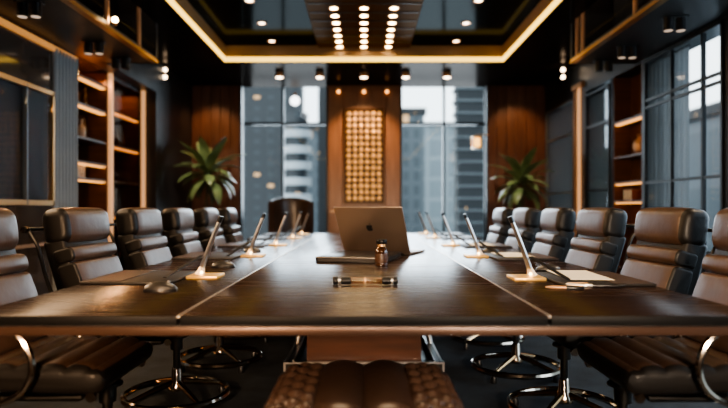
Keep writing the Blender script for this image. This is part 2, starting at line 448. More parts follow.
def sheer(x, y0, y1, z0, z1, label):
    t = thing('added_sheer', label, 'curtain', (x, (y0+y1)/2, z0))  # added backlit sheet giving the panes their flat grey tone
    L = y1-y0; n = 80; rows = []
    for z in (0.0, z1-z0-0.03):
        rows.append([(0.010*math.sin(q*L/n*2*PI/0.09), -L/2+L*q/n, z) for q in range(n+1)])
    MB().loft(rows, cap=False, closed=False).done('cloth', M['sheer'], t, 80)
    MB().tube([(0, -L/2, z1-z0-0.02), (0, L/2, z1-z0-0.02)], 0.010).done('rail', M['frame_dark'], t)
    return t
sheer(3.055, 5.54, 6.32, 0.12, 2.64, 'added grey blue sheer drawn across the far part of the large gridded window')
sheer(3.055, 7.26, 8.00, 0.12, 2.60, 'added grey blue sheer behind the narrow window between bookcase and post')
sheer(3.055, 8.50, 9.73, 0.12, 2.64, 'added grey blue sheer behind the side window nearest the end wall')
# --- left interior window with gold frame
e = bpy.data.objects.new('window_7', None); COL.objects.link(e); struct(e, 'gold framed dark interior window on the left wall')
z0, z1, ya, yb = 1.12, 2.19, 3.2, 5.67
f = MB()
f.box(-HW, -HW+0.05, ya, yb, z1-0.03, z1+0.012); f.box(-HW, -HW+0.05, ya, yb, z0-0.005, z0+0.042)
f.box(-HW, -HW+0.05, yb-0.03, yb, z0, z1); f.box(-HW, -HW+0.05, ya, ya+0.03, z0, z1)
f.done('window_frame', M['brass'], e)
MB().box(-HW, -HW+0.012, ya+0.05, yb-0.05, z0, z1).done('reflection_panel', M['brick_reflection'], e)
MB().box(-HW+0.025, -HW+0.032, ya+0.05, yb-0.05, z0, z1).done('pane', M['glass_side'], e)
f = MB()
for y in (4.2, 5.21): f.box(-HW+0.012, -HW+0.05, y-0.012, y+0.012, z0, z1)
f.done('glazing_bar', M['frame_grey'], e)
# left wall trims
w = MB()
for k in range(7):
    y = 5.71+k*0.066
    w.lathe([(0.001, 0.02), (0.030, 0.02), (0.030, ZB-0.05), (0.001, ZB-0.05)], (-HW+0.012, y+0.033, 0), 10)
struct(w.done('trim_2', M['fluted_grey']), 'blue grey fluted panel on the left wall')
w = MB().box(-HW, -HW+0.03, 1.0, 5.7, 0.735, 0.765); struct(w.done('trim_3', M['brass_soft']), 'gold rail low on the left wall')
w = MB().box(-HW, -HW+0.03, -3.0, 6.17, 2.61, 2.66); struct(w.done('trim_4', M['cornice']), 'gold cornice along the left wall')
w = MB().box(-HW, -HW+0.16, 8.12, YB, 0, ZC); w.box(-HW, -HW+0.16, 6.17, 8.12, ZB+0.001, ZC); struct(w.done('trim_5', M['bulk_dark']), 'dark panelling in the far left corner')

# --- copper posts
def post(y, s, label, z=2.70, w_=0.022):
    m = MB().box(s*HW-0.03 if s > 0 else s*HW-0.02, s*HW+0.02 if s > 0 else s*HW+0.03, y-w_, y+w_, 0, z, 0.006, 1)
    t = m.done('trim', M['post_copper_glow']); struct(t, label); return t
p = post(7.02, -1, 'copper post between the lit cabinets'); p.name = 'trim_6'
p = post(8.06, -1, 'copper post after the dark cabinet'); p.name = 'trim_7'
p = post(8.25, 1, 'copper post on the right wall', 2.80, 0.034); p.name = 'trim_8'
w = MB().box(HW-0.05, HW+0.03, 8.08, 8.46, 2.76, 2.83, 0.008, 1); w.box(HW-0.02, HW+0.02, 8.40, 8.45, 0, 2.78); struct(w.done('trim_9', M['brass_soft']), 'brass cap and side strip of the right post')

# --- ceiling
for s, nm in ((-1, 'left'), (1, 'right')):
    struct(MB().box(s*2.29, s*XL, YN, YL, ZC, 3.7).done('ceiling_'+nm, M['ceiling_dark']))                    # long soffits
    struct(MB().box(s*(HW+0.2), s*2.29, 6.55, YL, ZC, 3.7).done('ceiling_'+nm+'_corner', M['ceiling_dark']))  # past the bulkheads
struct(MB().box(-HW-0.2, HW+0.2, YL, YB+0.16, ZC, 3.7).done('ceiling_far', M['ceiling_dark']))
struct(MB().box(-HW-0.2, HW+0.2, YN, YL0, ZC, 3.7).done('ceiling_near', M['ceiling_dark']))
struct(MB().box(-HW-0.2, HW+0.2, YB+0.16, YG+0.2, 3.50, 3.7).done('ceiling_slot', M['ceiling_dark']))     # raised slot before the glazing
w = MB().box(-XL, XL, YL0, YL, 3.36, 3.5); struct(w.done('ceiling_recess', M['ceiling_mirror']))
w = MB()
for s in (-1, 1): w.box(s*XL, s*(XL-0.02), YL0, YL, 3.205, 3.36)
w.box(-XL, XL, YL-0.02, YL, 3.205, 3.36); w.box(-XL, XL, YL0, YL0+0.02, 3.205, 3.36)
struct(w.done('trim_10', M['reveal_tan']), 'tan reveal around the ceiling recess')
# light strips
def led(name_lab, x0, x1, y0, y1):
    t = thing('led_strip', name_lab, 'light', ((x0+x1)/2, (y0+y1)/2, 3.13))
    cx, cy = (x0+x1)/2, (y0+y1)/2
    MB().box(x0-cx, x1-cx, y0-cy, y1-cy, 0.006, 0.068, 0.004, 1).done('diffuser', M['led'], t)
    return t
led('glowing warm strip across the far edge of the ceiling recess', -XL, XL, YL-0.026, YL-0.002)
led('glowing warm strip running down the left edge of the ceiling recess', -XL+0.002, -XL+0.028, YL0+0.002, YL-0.03)
led('glowing warm strip running down the right edge of the ceiling recess', XL-0.028, XL-0.002, YL0+0.002, YL-0.03)
t = led('glowing warm strip across the near edge of the ceiling recess', -XL+0.03, XL-0.03, YL0+0.002, YL0+0.028)

# --- bulkheads
for s, nm in ((-1, 'left'), (1, 'right')):
    w = MB().box(s*2.29, s*HW, YN, 6.55, ZB, ZB+0.06)
    w.box(s*2.29, s*HW, 6.50, 6.55, ZB, ZC+0.1)
    struct(w.done('ceiling_bulkhead_'+nm, M['bulk_dark']))
    w = MB().box(s*2.275, s*2.335, YN, 6.52, ZB-0.005, ZB+0.03)
    struct(w.done('trim_11' if s < 0 else 'trim_12', M['brass']), 'gold edge of the %s bulkhead' % nm)
    e = bpy.data.objects.new('window_8' if s < 0 else 'window_9', None); COL.objects.link(e); struct(e, 'smoked clerestory glass above the %s bulkhead' % nm)
    MB().box(s*2.30, s*2.31, YN, 6.5, ZB+0.06, ZC+0.3).done('pane', M['glass_smoke'], e)
    f = MB()
    for y in ((5.28, 6.03, 4.4, 3.4) if s < 0 else (6.36, 6.2, 5.0, 3.9)): f.box(s*2.285, s*2.315, y-0.018, y+0.018, ZB+0.03, ZC+0.3)
    f.done('mullion', M['brass_soft'], e)
    w = MB().box(s*2.75, s*2.79, YN, 6.5, ZB+0.06, 3.7)
    if s < 0: struct(w.done('trim_13', M['wall_dark']), 'brown lining behind the clerestory glass')
    else: struct(w.done('trim_14', M['frame_grey']), 'grey lining behind the clerestory glass')
w = MB()
for k in range(4): w.box(2.66, 2.74, 4.2, 5.75, ZB+0.10+k*0.11, ZB+0.14+k*0.11)
struct(w.done('trim_15', M['wood_panel']), 'brown slats behind the clerestory glass')

# ================================================================== LIGHT FITTINGS
def disc_light(x, y, z, r, m_in, label, name='recessed_spot', group=None, ring=M['brass_soft'], depth=0.012):
    t = thing(name, label, 'light', (x, y, z), 0, group)
    MB().lathe([(r*0.80, -depth), (r*1.15, -depth), (r*1.15, 0.0), (r*0.80, 0.0), (r*0.80, -depth)], seg=20, cap=False).done('trim_ring', ring, t)
    MB().lathe([(0.001, -depth*0.6), (r*0.8, -depth*0.6), (r*0.8, 0.0), (0.001, 0.0)], seg=20).done('lens', m_in, t)
    return t
# bronze ceiling panel with three columns of lamps
t = tag(MB().box(-0.64, 0.64, 2.2, YL-0.06, 3.315, 3.358, 0.006, 1).done('ceiling_panel', M['bronze_panel']), 'bronze slab panel on the recess ceiling carrying three lamp columns', 'ceiling panel')
for k in range(18):
    y = 8.06-0.30*k
    if y < 2.4: break
    MB().box(-0.62, 0.62, y-0.155, y-0.145, 3.308, 3.3155).done('panel_groove', M['bulk_dark'], t)
cn = ['left', 'middle', 'right']
for c in range(3):
    for k in range(7):
        y = 8.12-0.262*k
        disc_light((c-1)*0.335, y, 3.315, 0.052, M['spot_warm'], 'bright spot in the %s column on the bronze panel, %s from the far end' % (cn[c], ORD[k]),
                   'panel_spot', 'spots on the bronze ceiling panel')
for s, nm in ((-1, 'left'), (1, 'right')):
    for k in range(3):
        disc_light(s*1.25, 8.0-0.78*k, 3.36, 0.05, M['spot_soft'], 'round downlight in glossy recess %s of bronze panel, %s from far strip' % (nm, ORD[k]), 'downlight', 'downlights in the glossy recess')
sl = ['far left of five', 'second from the left of five', 'middle of five, before the wood pillar', 'second from the right of five', 'far right of five']
for k, x in enumerate((-1.276, -0.668, 0.0, 0.63, 1.25)):
    t = thing('surface_downlight', 'small can downlight under the far soffit, %s' % sl[k], 'light', (x, 8.9, ZC), 0, 'cans under the far soffit')
    MB().lathe([(0.058, -0.07), (0.062, -0.07), (0.062, 0), (0.058, 0)], seg=20).done('can', M['brass_soft'], t)
    MB().lathe([(0.001, -0.085), (0.035, -0.082), (0.055, -0.071), (0.001, -0.0705)], seg=20).done('lens', M['spot_soft'], t)
def twin(x, y, z, label, lens, group='twin can spots under the side bulkheads'):
    t = thing('twin_spot', label, 'light', (x, y, z), 0, group)
    MB().box(-0.10, 0.10, -0.045, 0.045, -0.012, 0, 0.003, 1).done('mounting_plate', M['black_plastic'], t)
    for s in (-1, 1):
        c = MB().lathe([(0.036, -0.115), (0.042, -0.115), (0.042, -0.012), (0.036, -0.012)], (s*0.052, 0, 0), 18).done('can', M['black_plastic'], t)
        MB().lathe([(0.001, -0.118), (0.034, -0.118), (0.034, -0.112), (0.001, -0.112)], (s*0.052, 0, 0), 18).done('lens', lens, c)
twin(-2.60, 4.58, ZB, 'black twin spot at the near end of the left bulkhead', M['spot_dim'])
twin(-2.60, 5.68, ZB, 'black twin spot in the middle of the left bulkhead underside', M['spot_dim'])
twin(-2.60, 6.30, ZB, 'black twin spot at the far end of the left bulkhead', M['black_plastic'])
twin(2.60, 4.94, ZB, 'black twin spot at the near end of the right bulkhead', M['spot_dim'])
twin(2.60, 5.83, ZB, 'black twin spot in the middle of the right bulkhead underside', M['spot_dim'])
twin(2.60, 6.40, ZB, 'black twin spot at the far end of the right bulkhead', M['black_plastic'])
def drop_spot(s, label):
    d = 8.45; x = s*199*d/F
    t = thing('drop_spot', label, 'light', (x, d, ZC), 0)
    MB().lathe([(0.012, 0), (0.040, -0.004), (0.040, -0.035), (0.012, -0.035)], seg=16).done('can', M['black_plastic'], t)
    for z in (-0.062, -0.165): MB().sphere((0, 0, z), 0.029, sz=0.95).done('bulb', M['spot_soft'], t)  # second sphere stands for the lamp's reflection in the ceiling
    MB().tube([(0, 0, -0.085), (0, 0, -0.14)], 0.014).done('collar', M['brass_soft'], t)
drop_spot(-1, 'small warm bulb hanging with its modelled ceiling reflection above the left wood panel')
drop_spot(1, 'small warm bulb hanging with its modelled ceiling reflection above the right wood panel')
t = thing('glass_bead_lamp', 'small bright lamp on the left clerestory glass just above the gold edge', 'light', (-2.25, 5.33, 2.74))
MB().sphere((0, 0, 0.05), 0.026).done('bulb', M['spot_warm'], t)
MB().lathe([(0.02, 0), (0.02, 0.02), (0.008, 0.03)], seg=12).done('socket', M['brass'], t)
for k, x in enumerate((-0.42, 0.0, 0.38)):
    t = thing('picture_light', 'small amber glow lamp high on the wood pillar, %s one' % cn[k], 'light', (x, YB-0.001, 3.05), 0, 'amber lamps on the wood pillar')
    MB().box(-0.04, 0.04, -0.05, 0, -0.03, 0.03, 0.006, 1).done('housing', M['brass_soft'], t)
    MB().sphere((0, -0.04, -0.035), 0.026).done('bulb', mat('amber_glow%d' % k, (0.02, 0.02, 0.02), emit=(1, 0.42, 0.12), estr=3.5), t)

# wall lantern on the right wood panel
t = thing('wall_lantern', 'small glowing box lantern on a bracket beside the right end window', 'lamp', (1.86, YB-0.05, pz(143, YB)))
MB().box(-0.05, 0.05, -0.05, 0.05, -0.075, 0.075, 0.004, 1).done('lamp_glass', M['lantern_glow'], t)
m = MB()
for a in (-1, 1):
    for b in (-1, 1): m.box(a*0.065-0.007, a*0.065+0.007, b*0.065-0.007, b*0.065+0.007, -0.085, 0.085)
m.box(-0.075, 0.075, -0.075, 0.075, -0.095, -0.08); m.box(-0.075, 0.075, -0.075, 0.075, 0.08, 0.10)
m.done('cage', M['brass'], t)
MB().tube([(0, 0, 0.10), (0, 0, 0.13), (0.19, 0, 0.13), (0.19, 0.05, 0.13)], 0.009).done('bracket', M['brass'], t)
# globe pendant by the left end window
t = thing('globe_pendant', 'white glowing globe pendant in front of the left end window', 'lamp', (px(295, 10.4), 10.4, 3.50))
MB().tube([(0, 0, 0), (0, 0, -0.42)], 0.006).done('cord', M['black_plastic'], t)
MB().lathe([(0.02, -0.38), (0.03, -0.40), (0.03, -0.44)], seg=14).done('socket', M['brass_soft'], t)
MB().sphere((0, 0, -0.52), 0.085).done('globe', M['globe_white'], t)

# ================================================================== WALL ART, CABINETS
t = thing('wall_art', 'tall gold nugget relief hanging on the wood pillar', 'artwork', (0, YB, 0))
ax0, ax1, az0, az1 = px(346, YB), px(382, YB), 1.20, pz(111, YB)
MB().box(ax0, ax1, -0.03, 0, az0, az1).done('backing', M['art_back'], t)
f = MB()
f.box(ax0-0.035, ax0, -0.05, 0, az0-0.035, az1+0.035); f.box(ax1, ax1+0.035, -0.05, 0, az0-0.035, az1+0.035)
f.box(ax0, ax1, -0.05, 0, az1, az1+0.035); f.box(ax0, ax1, -0.05, 0, az0-0.035, az0)
f.done('frame', M['bronze_panel'], t)
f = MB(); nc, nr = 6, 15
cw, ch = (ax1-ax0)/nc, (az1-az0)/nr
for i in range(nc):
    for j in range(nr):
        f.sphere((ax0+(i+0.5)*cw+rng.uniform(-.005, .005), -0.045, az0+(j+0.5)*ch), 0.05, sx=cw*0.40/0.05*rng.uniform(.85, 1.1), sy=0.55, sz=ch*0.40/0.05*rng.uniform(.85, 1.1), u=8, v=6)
f.done('gold_relief', M['gold_leafy_glow'], t)
w = MB().box(-0.56, 0.56, YB-0.015, YB, 1.02, 1.05); struct(w.done('trim_16', M['brass_soft']), 'thin brass line across the wood pillar')

def bottle(name, loc, label, m, h=0.28, r=0.035, group='bottles in the left display cabinet'):
    t = tag(MB().lathe([(0.001, 0), (r, 0), (r, h*0.58), (r*0.75, h*0.66), (r*0.34, h*0.74), (r*0.34, h*0.97), (r*0.42, h*0.98), (r*0.42, h), (0.001, h)], seg=14).done(name, m, loc=loc), label, 'bottle', group)
    return t
def cabinet(name, y0, y1, xb, xf, zs, label, lit, door=False, s=-1):
    """wall cabinet recessed at x from xf (front) to xb (back)"""
    t = thing(name, label, 'cabinet', ((xb+xf)/2, (y0+y1)/2, 0))
    ox, oy = (xb+xf)/2, (y0+y1)/2
    def B(x0, x1, a, b, z0, z1, nm, m, par=t, bev=0.0):
        return MB().box(x0-ox, x1-ox, a-oy, b-oy, z0, z1, bev, 1).done(nm, m, par)
    B(xb, xb-s*0.015, y0, y1, 0.02, 2.68, 'back_panel', M['wood_shelf'])
    B(xb, xf, y0, y0+0.02, 0.02, 2.68, 'side_panel', M['wood_shelf']); B(xb, xf, y1-0.02, y1, 0.02, 2.68, 'side_panel', M['wood_shelf'])
    for k, z in enumerate(zs):
        sh = B(xb-s*0.015, xf, y0+0.02, y1-0.02, z-0.025, z, 'shelf', M['wood_shelf'])
        if lit[k]: B(xf+s*0.07, xf+s*0.012, y0+0.03, y1-0.03, z-0.040, z-0.026, 'shelf_light', M['led_shelf'], sh)
    if door:
        d = B(xf-s*0.012*-1, xf, y0+0.03, y1-0.03, 0.05, 2.66, 'glass_door', M['glass_cabinet'])
        f = MB()
        for a, b in ((y0+0.01, y0+0.04), (y1-0.04, y1-0.01)): f.box(xf-ox-0.02, xf-ox+0.01, a-oy, b-oy, 0.03, 2.68)
        f.box(xf-ox-0.02, xf-ox+0.01, y0-oy, y1-oy, 2.64, 2.68)
        f.done('door_frame', M['bulk_dark'], d)
    return t
cabinet('display_cabinet', 6.19, 6.97, -3.44, -3.03, [0.35, 0.85, 1.42, 1.60, 1.86, 2.22, 2.52], 'open wooden display cabinet with amber lit shelves', [0, 1, 1, 1, 0, 1, 1])
cabinet('glass_cabinet', 7.08, 7.99, -3.44, -3.03, [0.5, 1.0, 1.42, 1.86, 2.28], 'dim glass fronted cabinet between the two copper posts', [0, 1, 0, 1, 1], True)
bottle('bottle', (-3.20, 6.42, 1.86), 'pale bottle on the middle shelf of the open display cabinet, left one', M['bottle_pale'], 0.30)
bottle('bottle', (-3.16, 6.60, 1.86), 'pale squat bottle on the middle shelf of the open display cabinet, right one', M['bottle_pale'], 0.22, 0.042)
bottle('bottle', (-3.22, 6.78, 1.86), 'dark brown bottle on the middle shelf of the open display cabinet', M['bottle_glass'], 0.27)
for k in range(3): bottle('bottle', (-3.2, 6.38+k*0.19, 2.22), 'dark bottle on the high shelf of the open display cabinet, %s from the left' % ORD[k], M['bottle_glass'], 0.22+0.02*k)
for k in range(4): bottle('bottle', (-3.2, 7.3+k*0.17, 1.86), 'dark bottle behind cabinet glass, %s from the left' % ORD[k], M['bottle_glass'], 0.22+0.02*(k % 3), group='bottles in the glass fronted cabinet')
for k in range(6):
    h = 0.15+0.02*((k*5) % 3); y = 6.36+k*0.045
    m = MB(); m.box(-0.06, 0.06, -0.017, 0.017, 0, h, 0.003, 1)
    m.box(-0.055, 0.062, -0.013, 0.013, 0.004, h+0.001, mi=1)
    tag(m.done('book', [M['book_red'] if k % 2 else M['book_tan'], M['paper']], loc=(-3.18, y, 1.42)), '%s book standing low in the open display cabinet, %s from the left' % ('dark red' if k % 2 else 'tan', ORD[k]), 'book', 'books in the open display cabinet')
# bookcase on the right wall
cabinet('bookcase', 6.42, 7.17, HW+0.235, HW+0.01, [0.4, 0.9, 1.18, 1.40, 1.70, 2.12], 'recessed brown bookcase with amber lit shelves in the right wall', [0, 0, 1, 1, 0, 1], s=1)
tag(MB().lathe([(0.001, 0), (0.05, 0), (0.085, 0.07), (0.07, 0.15), (0.03, 0.19), (0.045, 0.22), (0.001, 0.22)], seg=18).done('vase', M['brass_soft'], loc=(3.125, 6.66, 1.70)), 'rounded brass vase on the right bookcase shelf', 'vase')
for k in range(5):
    h = 0.12+0.015*((k*3) % 3)
    m = MB(); m.box(-0.06, 0.06, -0.017, 0.017, 0, h, 0.003, 1); m.box(-0.062, 0.055, -0.013, 0.013, 0.004, h+0.001, mi=1)
    tag(m.done('book', [M['book_tan'] if k % 2 else M['book_red'], M['paper']], loc=(3.115, 6.75+k*0.045, 1.18)), '%s book standing in the right bookcase, %s from the near end' % ('tan' if k % 2 else 'dark red', ORD[k]), 'book', 'books in the right bookcase')

# ================================================================== TABLE
TY0, TY1, TW, SX = 1.86, 7.95, 1.27, 0.586
tbl = thing('conference_table', 'long dark walnut conference table with bronze edge and two inlaid seams', 'table', (0, 0, 0))
for x0, x1 in ((-TW, -SX-0.004), (-SX+0.004, SX-0.004), (SX+0.004, TW)):
    m = MB().box(x0, x1, TY0, TY1, 0.719, 0.75, 0.003, 2)
    for f in m.bm.faces:
        if f.calc_center_median().z < 0.7485: f.material_index = 1
    m.done('table_leaf', [M['walnut_top'], M['walnut_edge']], tbl)
for s in (-1, 1): MB().box(s*SX-0.004, s*SX+0.004, TY0+0.002, TY1-0.002, 0.744, 0.7505).done('seam_inlay', M['inlay'], tbl)
MB().box(-TW+0.012, TW-0.012, TY0+0.010, TY1-0.012, 0.714, 0.719).done('shadow_gap', M['bulk_dark'], tbl)
MB().box(-TW+0.002, TW-0.002, TY0+0.003, TY1-0.003, 0.686, 0.715, 0.004, 2).done('apron', M['bronze_band'], tbl)
for k, yb in enumerate((3.9, 6.3)):
    p = MB().box(-0.385, 0.385, yb+0.06, yb+0.95, 0.03, 0.688, 0.004, 1).done('pedestal', M['wood_pedestal'], tbl)
    m = MB().box(-0.52, 0.52, yb-0.02, yb+0.04, 0.0, 0.07, 0.004, 1)
    m.box(-0.52, 0.52, yb+0.96, yb+1.02, 0.0, 0.07, 0.004, 1)
    for s in (-1, 1): m.box(s*0.52, s*0.47, yb+0.04, yb+0.96, 0.0, 0.07, 0.004, 1)
    m.box(-0.47, 0.47, yb+0.04, yb+0.96, 0.0, 0.02)
    pl = m.done('plinth', M['gunmetal'], tbl)
    m = MB().box(-0.52, 0.52, yb-0.022, yb-0.010, 0.064, 0.074)
    for s in (-1, 1):
        m.box(s*0.522, s*0.508, yb-0.02, yb+1.0, 0.064, 0.074); m.box(s*0.475, s*0.465, yb+0.03, yb+0.97, 0.064, 0.076)
        m.box(s*0.53, s*0.515, yb-0.024, yb+0.03, 0.0, 0.075)
    m.done('plinth_edge', M['silver'], pl)
    for s in (-1, 1):
        MB().tube([(s*0.50, yb+0.55, 0.07), (s*0.46, yb+0.58, 0.30), (s*0.44, yb+0.60, 0.5), (s*0.44, yb+0.60, 0.687)], 0.022, 10).done('leg', M['silver'], tbl)

tag(MB().box(-2.15, 2.15, 1.0, 8.6, 0.0, 0.012, 0.004, 1).done('rug', M['rug']), 'large dark mottled blue black rug under the conference table', 'rug')
RZ = 0.012
# ================================================================== CHAIRS
def make_chair(name, label, group):
    t = thing(name, label, 'chair', (0, 0, 0), 0, group)
    tilt = math.radians(17)
    Rb = Matrix.Translation((-0.190, 0, 0.50)) @ Matrix.Rotation(-tilt, 4, 'Y')
    Rh = Matrix.Translation((-0.318, 0, 0.885)) @ Matrix.Rotation(-math.radians(8), 4, 'Y')
    # seat outline: channelled top, waterfall front
    top = []; n = 54
    for k in range(n+1):
        u = k/n; x = -0.25+0.455*u
        sc = abs(math.sin(PI*u*5.0))
        z = 0.490+0.018*(sc**0.5)-0.022*u*0+0.008*math.sin(PI*u)
        top.append((x, z))
    fr = []
    for k in range(1, 9):
        a = math.radians(90-180*k/9*1.0); fr.append((0.205+0.055*math.cos(a), 0.447+0.048*math.sin(a)))
    bot = [(0.20, 0.397), (0.05, 0.400), (-0.10, 0.405), (-0.24, 0.415), (-0.265, 0.43), (-0.268, 0.46)]
    prof = top+fr+bot
    flat = [(x, 0.497+0.008*math.sin(PI*(x+0.25)/0.455)) for x, z in top]+fr+bot
    seat = pillow(prof, -0.255, 0.255, 0.035, steps=5, front=lambda x, z: z > 0.478, nb=6, flat=flat).done('seat', [M['leather'], M['leather_black']], t, 50)
    # underseat frame with bolts
    m = MB()
    for s in (-1, 1):
        m.tube([(-0.27, s*0.225, 0.44), (-0.20, s*0.23, 0.385), (0.02, s*0.23, 0.385), (0.17, s*0.23, 0.388)], 0.011, 8)
    m.box(-0.16, 0.16, -0.23, 0.23, 0.372, 0.392, 0.004, 1)
    m.done('seat_frame', M['gunmetal'], t)
    for s in (-1, 1):
        MB().lathe([(0.001, -0.010), (0.018, -0.010), (0.020, 0), (0.018, 0.010), (0.001, 0.010)], (0.205, s*0.238, 0.392), 14, axis='Y').done('pivot_bolt', M['chrome'], t)
    # back cushions, u = thickness (front +), v = up
    def cush(u0, u1, v0, v1, r, hw, nm, er, puff, mx=None, crown=0.012):
        pr = rrect(u0, u1, v0, v1, r)
        # crown the front face
        pr = [(x+(crown*math.sin(PI*min(1, max(0, (z-v0)/(v1-v0)))) if x > (u0+u1)/2 else 0), z) for x, z in pr]
        m = pillow(pr, -hw, hw, er, steps=5, front=lambda x, z: x > u0+(u1-u0)*0.42, puff=puff)
        return m.xf(mx or Rb).done(nm, [M['leather'], M['leather_black']], t, 50)
    cush(-0.140, 0.0, 0.006, 0.203, 0.050, 0.240, 'headrest', 0.044, 0.003, Rh, 0.010)
    cush(-0.110, -0.004, 0.322, 0.400, 0.020, 0.240, 'back_cushion', 0.014, 0.002, None, 0.008)
    cush(-0.110, -0.006, 0.015, 0.318, 0.022, 0.240, 'back_cushion', 0.014, 0.002, None, 0.010)
    MB().box(-0.150, -0.028, -0.233, 0.233, -0.02, 0.46, 0.02, 3).xf(Rb).done('back_shell', M['leather_black'], t)
    # side rails and push bar
    for s in (-1, 1):
        pts = [(-0.06, s*0.244, -0.09), (-0.105, s*0.248, 0.0), (-0.150, s*0.252, 0.12), (-0.165, s*0.254, 0.26), (-0.160, s*0.256, 0.38), (-0.160, s*0.258, 0.46), (-0.182, s*0.258, 0.538)]
        sm = []
        for i in range(len(pts)-1):
            for k in range(4):
                f = k/4; p0 = Vector(pts[max(0, i-1)]); p1 = Vector(pts[i]); p2 = Vector(pts[i+1]); p3 = Vector(pts[min(len(pts)-1, i+2)])
                sm.append(0.5*((2*p1)+(p2-p0)*f+(2*p0-5*p1+4*p2-p3)*f*f+(3*p1-p0-3*p2+p3)*f**3))
        sm.append(Vector(pts[-1]))
        MB().tube(sm, 0.010, 8).xf(Rb).done('side_rail', M['gunmetal'], t)
    b = MB().tube([(-0.185, -0.268, 0.545), (-0.185, 0.268, 0.545)], 0.010, 10).xf(Rb).done('handle_bar', M['gunmetal'], t)
    for s in (-1, 1):
        MB().lathe([(0.001, -0.016), (0.017, -0.014), (0.019, 0.0), (0.017, 0.014), (0.001, 0.016)], (-0.185, s*0.276, 0.545), 14, axis='Y').xf(Rb).done('handle_knob', M['chrome'], b)
    # loop arms
    for s in (-1, 1):
        pts = []
        for k in range(36):
            a = 2*PI*k/36
            pts.append((-0.13+0.150*math.cos(a)*(1-0.08*math.sin(a)), s*0.292, 0.525+0.142*math.sin(a)))
        m = MB(); m.tube(pts, 0.0125, 8, closed=True)
        m.tube([(-0.13, s*0.292, 0.384), (-0.13, s*0.225, 0.384)], 0.011, 8)
        m.done('arm_loop', M['chrome'], t)
    # column, hub, ring base (set under the front of the seat)
    BX = 0.160
    MB().lathe([(0.020, 0.17), (0.020, 0.30), (0.034, 0.30), (0.034, 0.36), (0.06, 0.365), (0.06, 0.375)], (BX, 0, 0), seg=18).done('column', M['gunmetal'], t)
    MB().lathe([(0.046, 0.075), (0.046, 0.10), (0.030, 0.125), (0.026, 0.19), (0.020, 0.20)], (BX, 0, 0), seg=18).done('hub', M['chrome'], t)
    for k in range(4):
        a = PI/4+k*PI/2
        c, s_ = math.cos(a), math.sin(a)
        MB().tube([(BX+0.03*c, 0.03*s_, 0.115), (BX+0.15*c, 0.15*s_, 0.088), (BX+0.262*c, 0.262*s_, 0.060)], [0.017, 0.015, 0.012], 8).done('spoke', M['gold_metal'], t)
    pts = [(BX+0.275*math.cos(2*PI*k/48), 0.275*math.sin(2*PI*k/48), 0.055) for k in range(48)]
    m = MB(); m.tube(pts, 0.019, 8, closed=True)
    ring = m.done('base_ring', M['chrome'], t)
    for k in range(4):
        a = PI/4+k*PI/2
        MB().lathe([(0.022, 0.0), (0.022, 0.018), (0.016, 0.04), (0.001, 0.04)], (BX+0.275*math.cos(a), 0.275*math.sin(a), 0), 12).done('glide', M['black_plastic'], ring)
    return t
LX = 1.195
ly = [2.38, 3.27, 4.08, 4.93, 5.78, 6.63]
ry = [2.34, 3.03, 3.85, 4.70, 5.55, 6.40]
ry = [2.37, 3.06, 3.85, 4.70, 5.55, 6.40]
lab_l = ['brown leather swivel chair nearest the camera on the left side, cut by the frame',
         'brown leather swivel chair in front of the gold framed interior window, left side',
         'brown leather swivel chair in front of the lit cabinets, third on the left side',
         'brown leather swivel chair fourth along the left side of the table',
         'brown leather swivel chair fifth along the left side, before the potted plant',
         'brown leather swivel chair farthest along the left side of the table']
lab_r = ['tan lit leather swivel chair nearest the camera on the right side, cut by the frame',
         'tan lit leather swivel chair in front of the large gridded side window',
         'tan lit leather swivel chair in front of the recessed bookcase, third on the right side',
         'tan lit leather swivel chair fourth along the right side, by the copper post',
         'tan lit leather swivel chair fifth along the right side, beside the potted plant',
         'tan lit leather swivel chair farthest along the right side of the table']
ch0 = make_chair('swivel_chair', lab_l[0], 'leather swivel chairs along the table')
ch0.location = (-LX, ly[0], RZ)
lx = [LX, LX, 1.155, 1.15, 1.145, 1.135]; rx = [1.20, LX, 1.15, 1.14, 1.13, 1.12]
rot_l = [0, -3, -2, 1, 0, 2]; rot_r = [0, 3, 2, -1, 1, 0]
for i in range(1, 6): dup(ch0, (-lx[i], ly[i], RZ), math.radians(rot_l[i]), lab_l[i])
for i in range(6): dup(ch0, (rx[i], ry[i], RZ), PI+math.radians(rot_r[i]), lab_r[i])

# tufted stool at the near end
st = thing('tufted_stool', 'brown leather stool with channelled middle and quilted sides at the near table end', 'stool', (0, 1.90, RZ))
NX, NY = 120, 96
W2, D2 = 0.315, 0.30
m = MB(); grid = []
for j in range(NY+1):
    row = []
    for i in range(NX+1):
        a = -1+2*i/NX; b = -1+2*j/NY
        # rounded-square plan
        px_, py_ = a*W2, b*D2
        ea = max(0, (abs(a)-0.74)/0.26); eb = max(0, (abs(b)-0.74)/0.26)
        drop = 1-math.sqrt(max(0, 1-min(1, (ea**2.2+eb**2.2))))
        k = 1-0.06*eb*abs(a)**3; px_ *= k; py_ *= 1-0.06*ea*abs(b)**3
        z = 0.492-0.085*drop+0.012*(1-a*a)
        x = px_
        if abs(x) < 0.150:
            u = (x+0.150)/0.150
            z += 0.026*abs(math.sin(PI*u))**0.6
        else:
            s1 = (x-py_)/0.085; s2 = (x+py_)/0.085
            z += 0.024*(abs(math.sin(PI*s1))**0.5)*(abs(math.sin(PI*s2))**0.5)
        row.append((px_, py_, z))
    grid.append(row)
m.loft(grid, cap=False, closed=False)
edge = grid[0]+[r[-1] for r in grid[1:]]+list(reversed(grid[-1]))[1:]+[r[0] for r in reversed(grid[1:-1])]
m.loft([edge, [(x*1.0, y*1.0, 0.385) for x, y, z in edge]], cap=True)
bmesh.ops.remove_doubles(m.bm, verts=m.bm.verts[:], dist=1e-5)
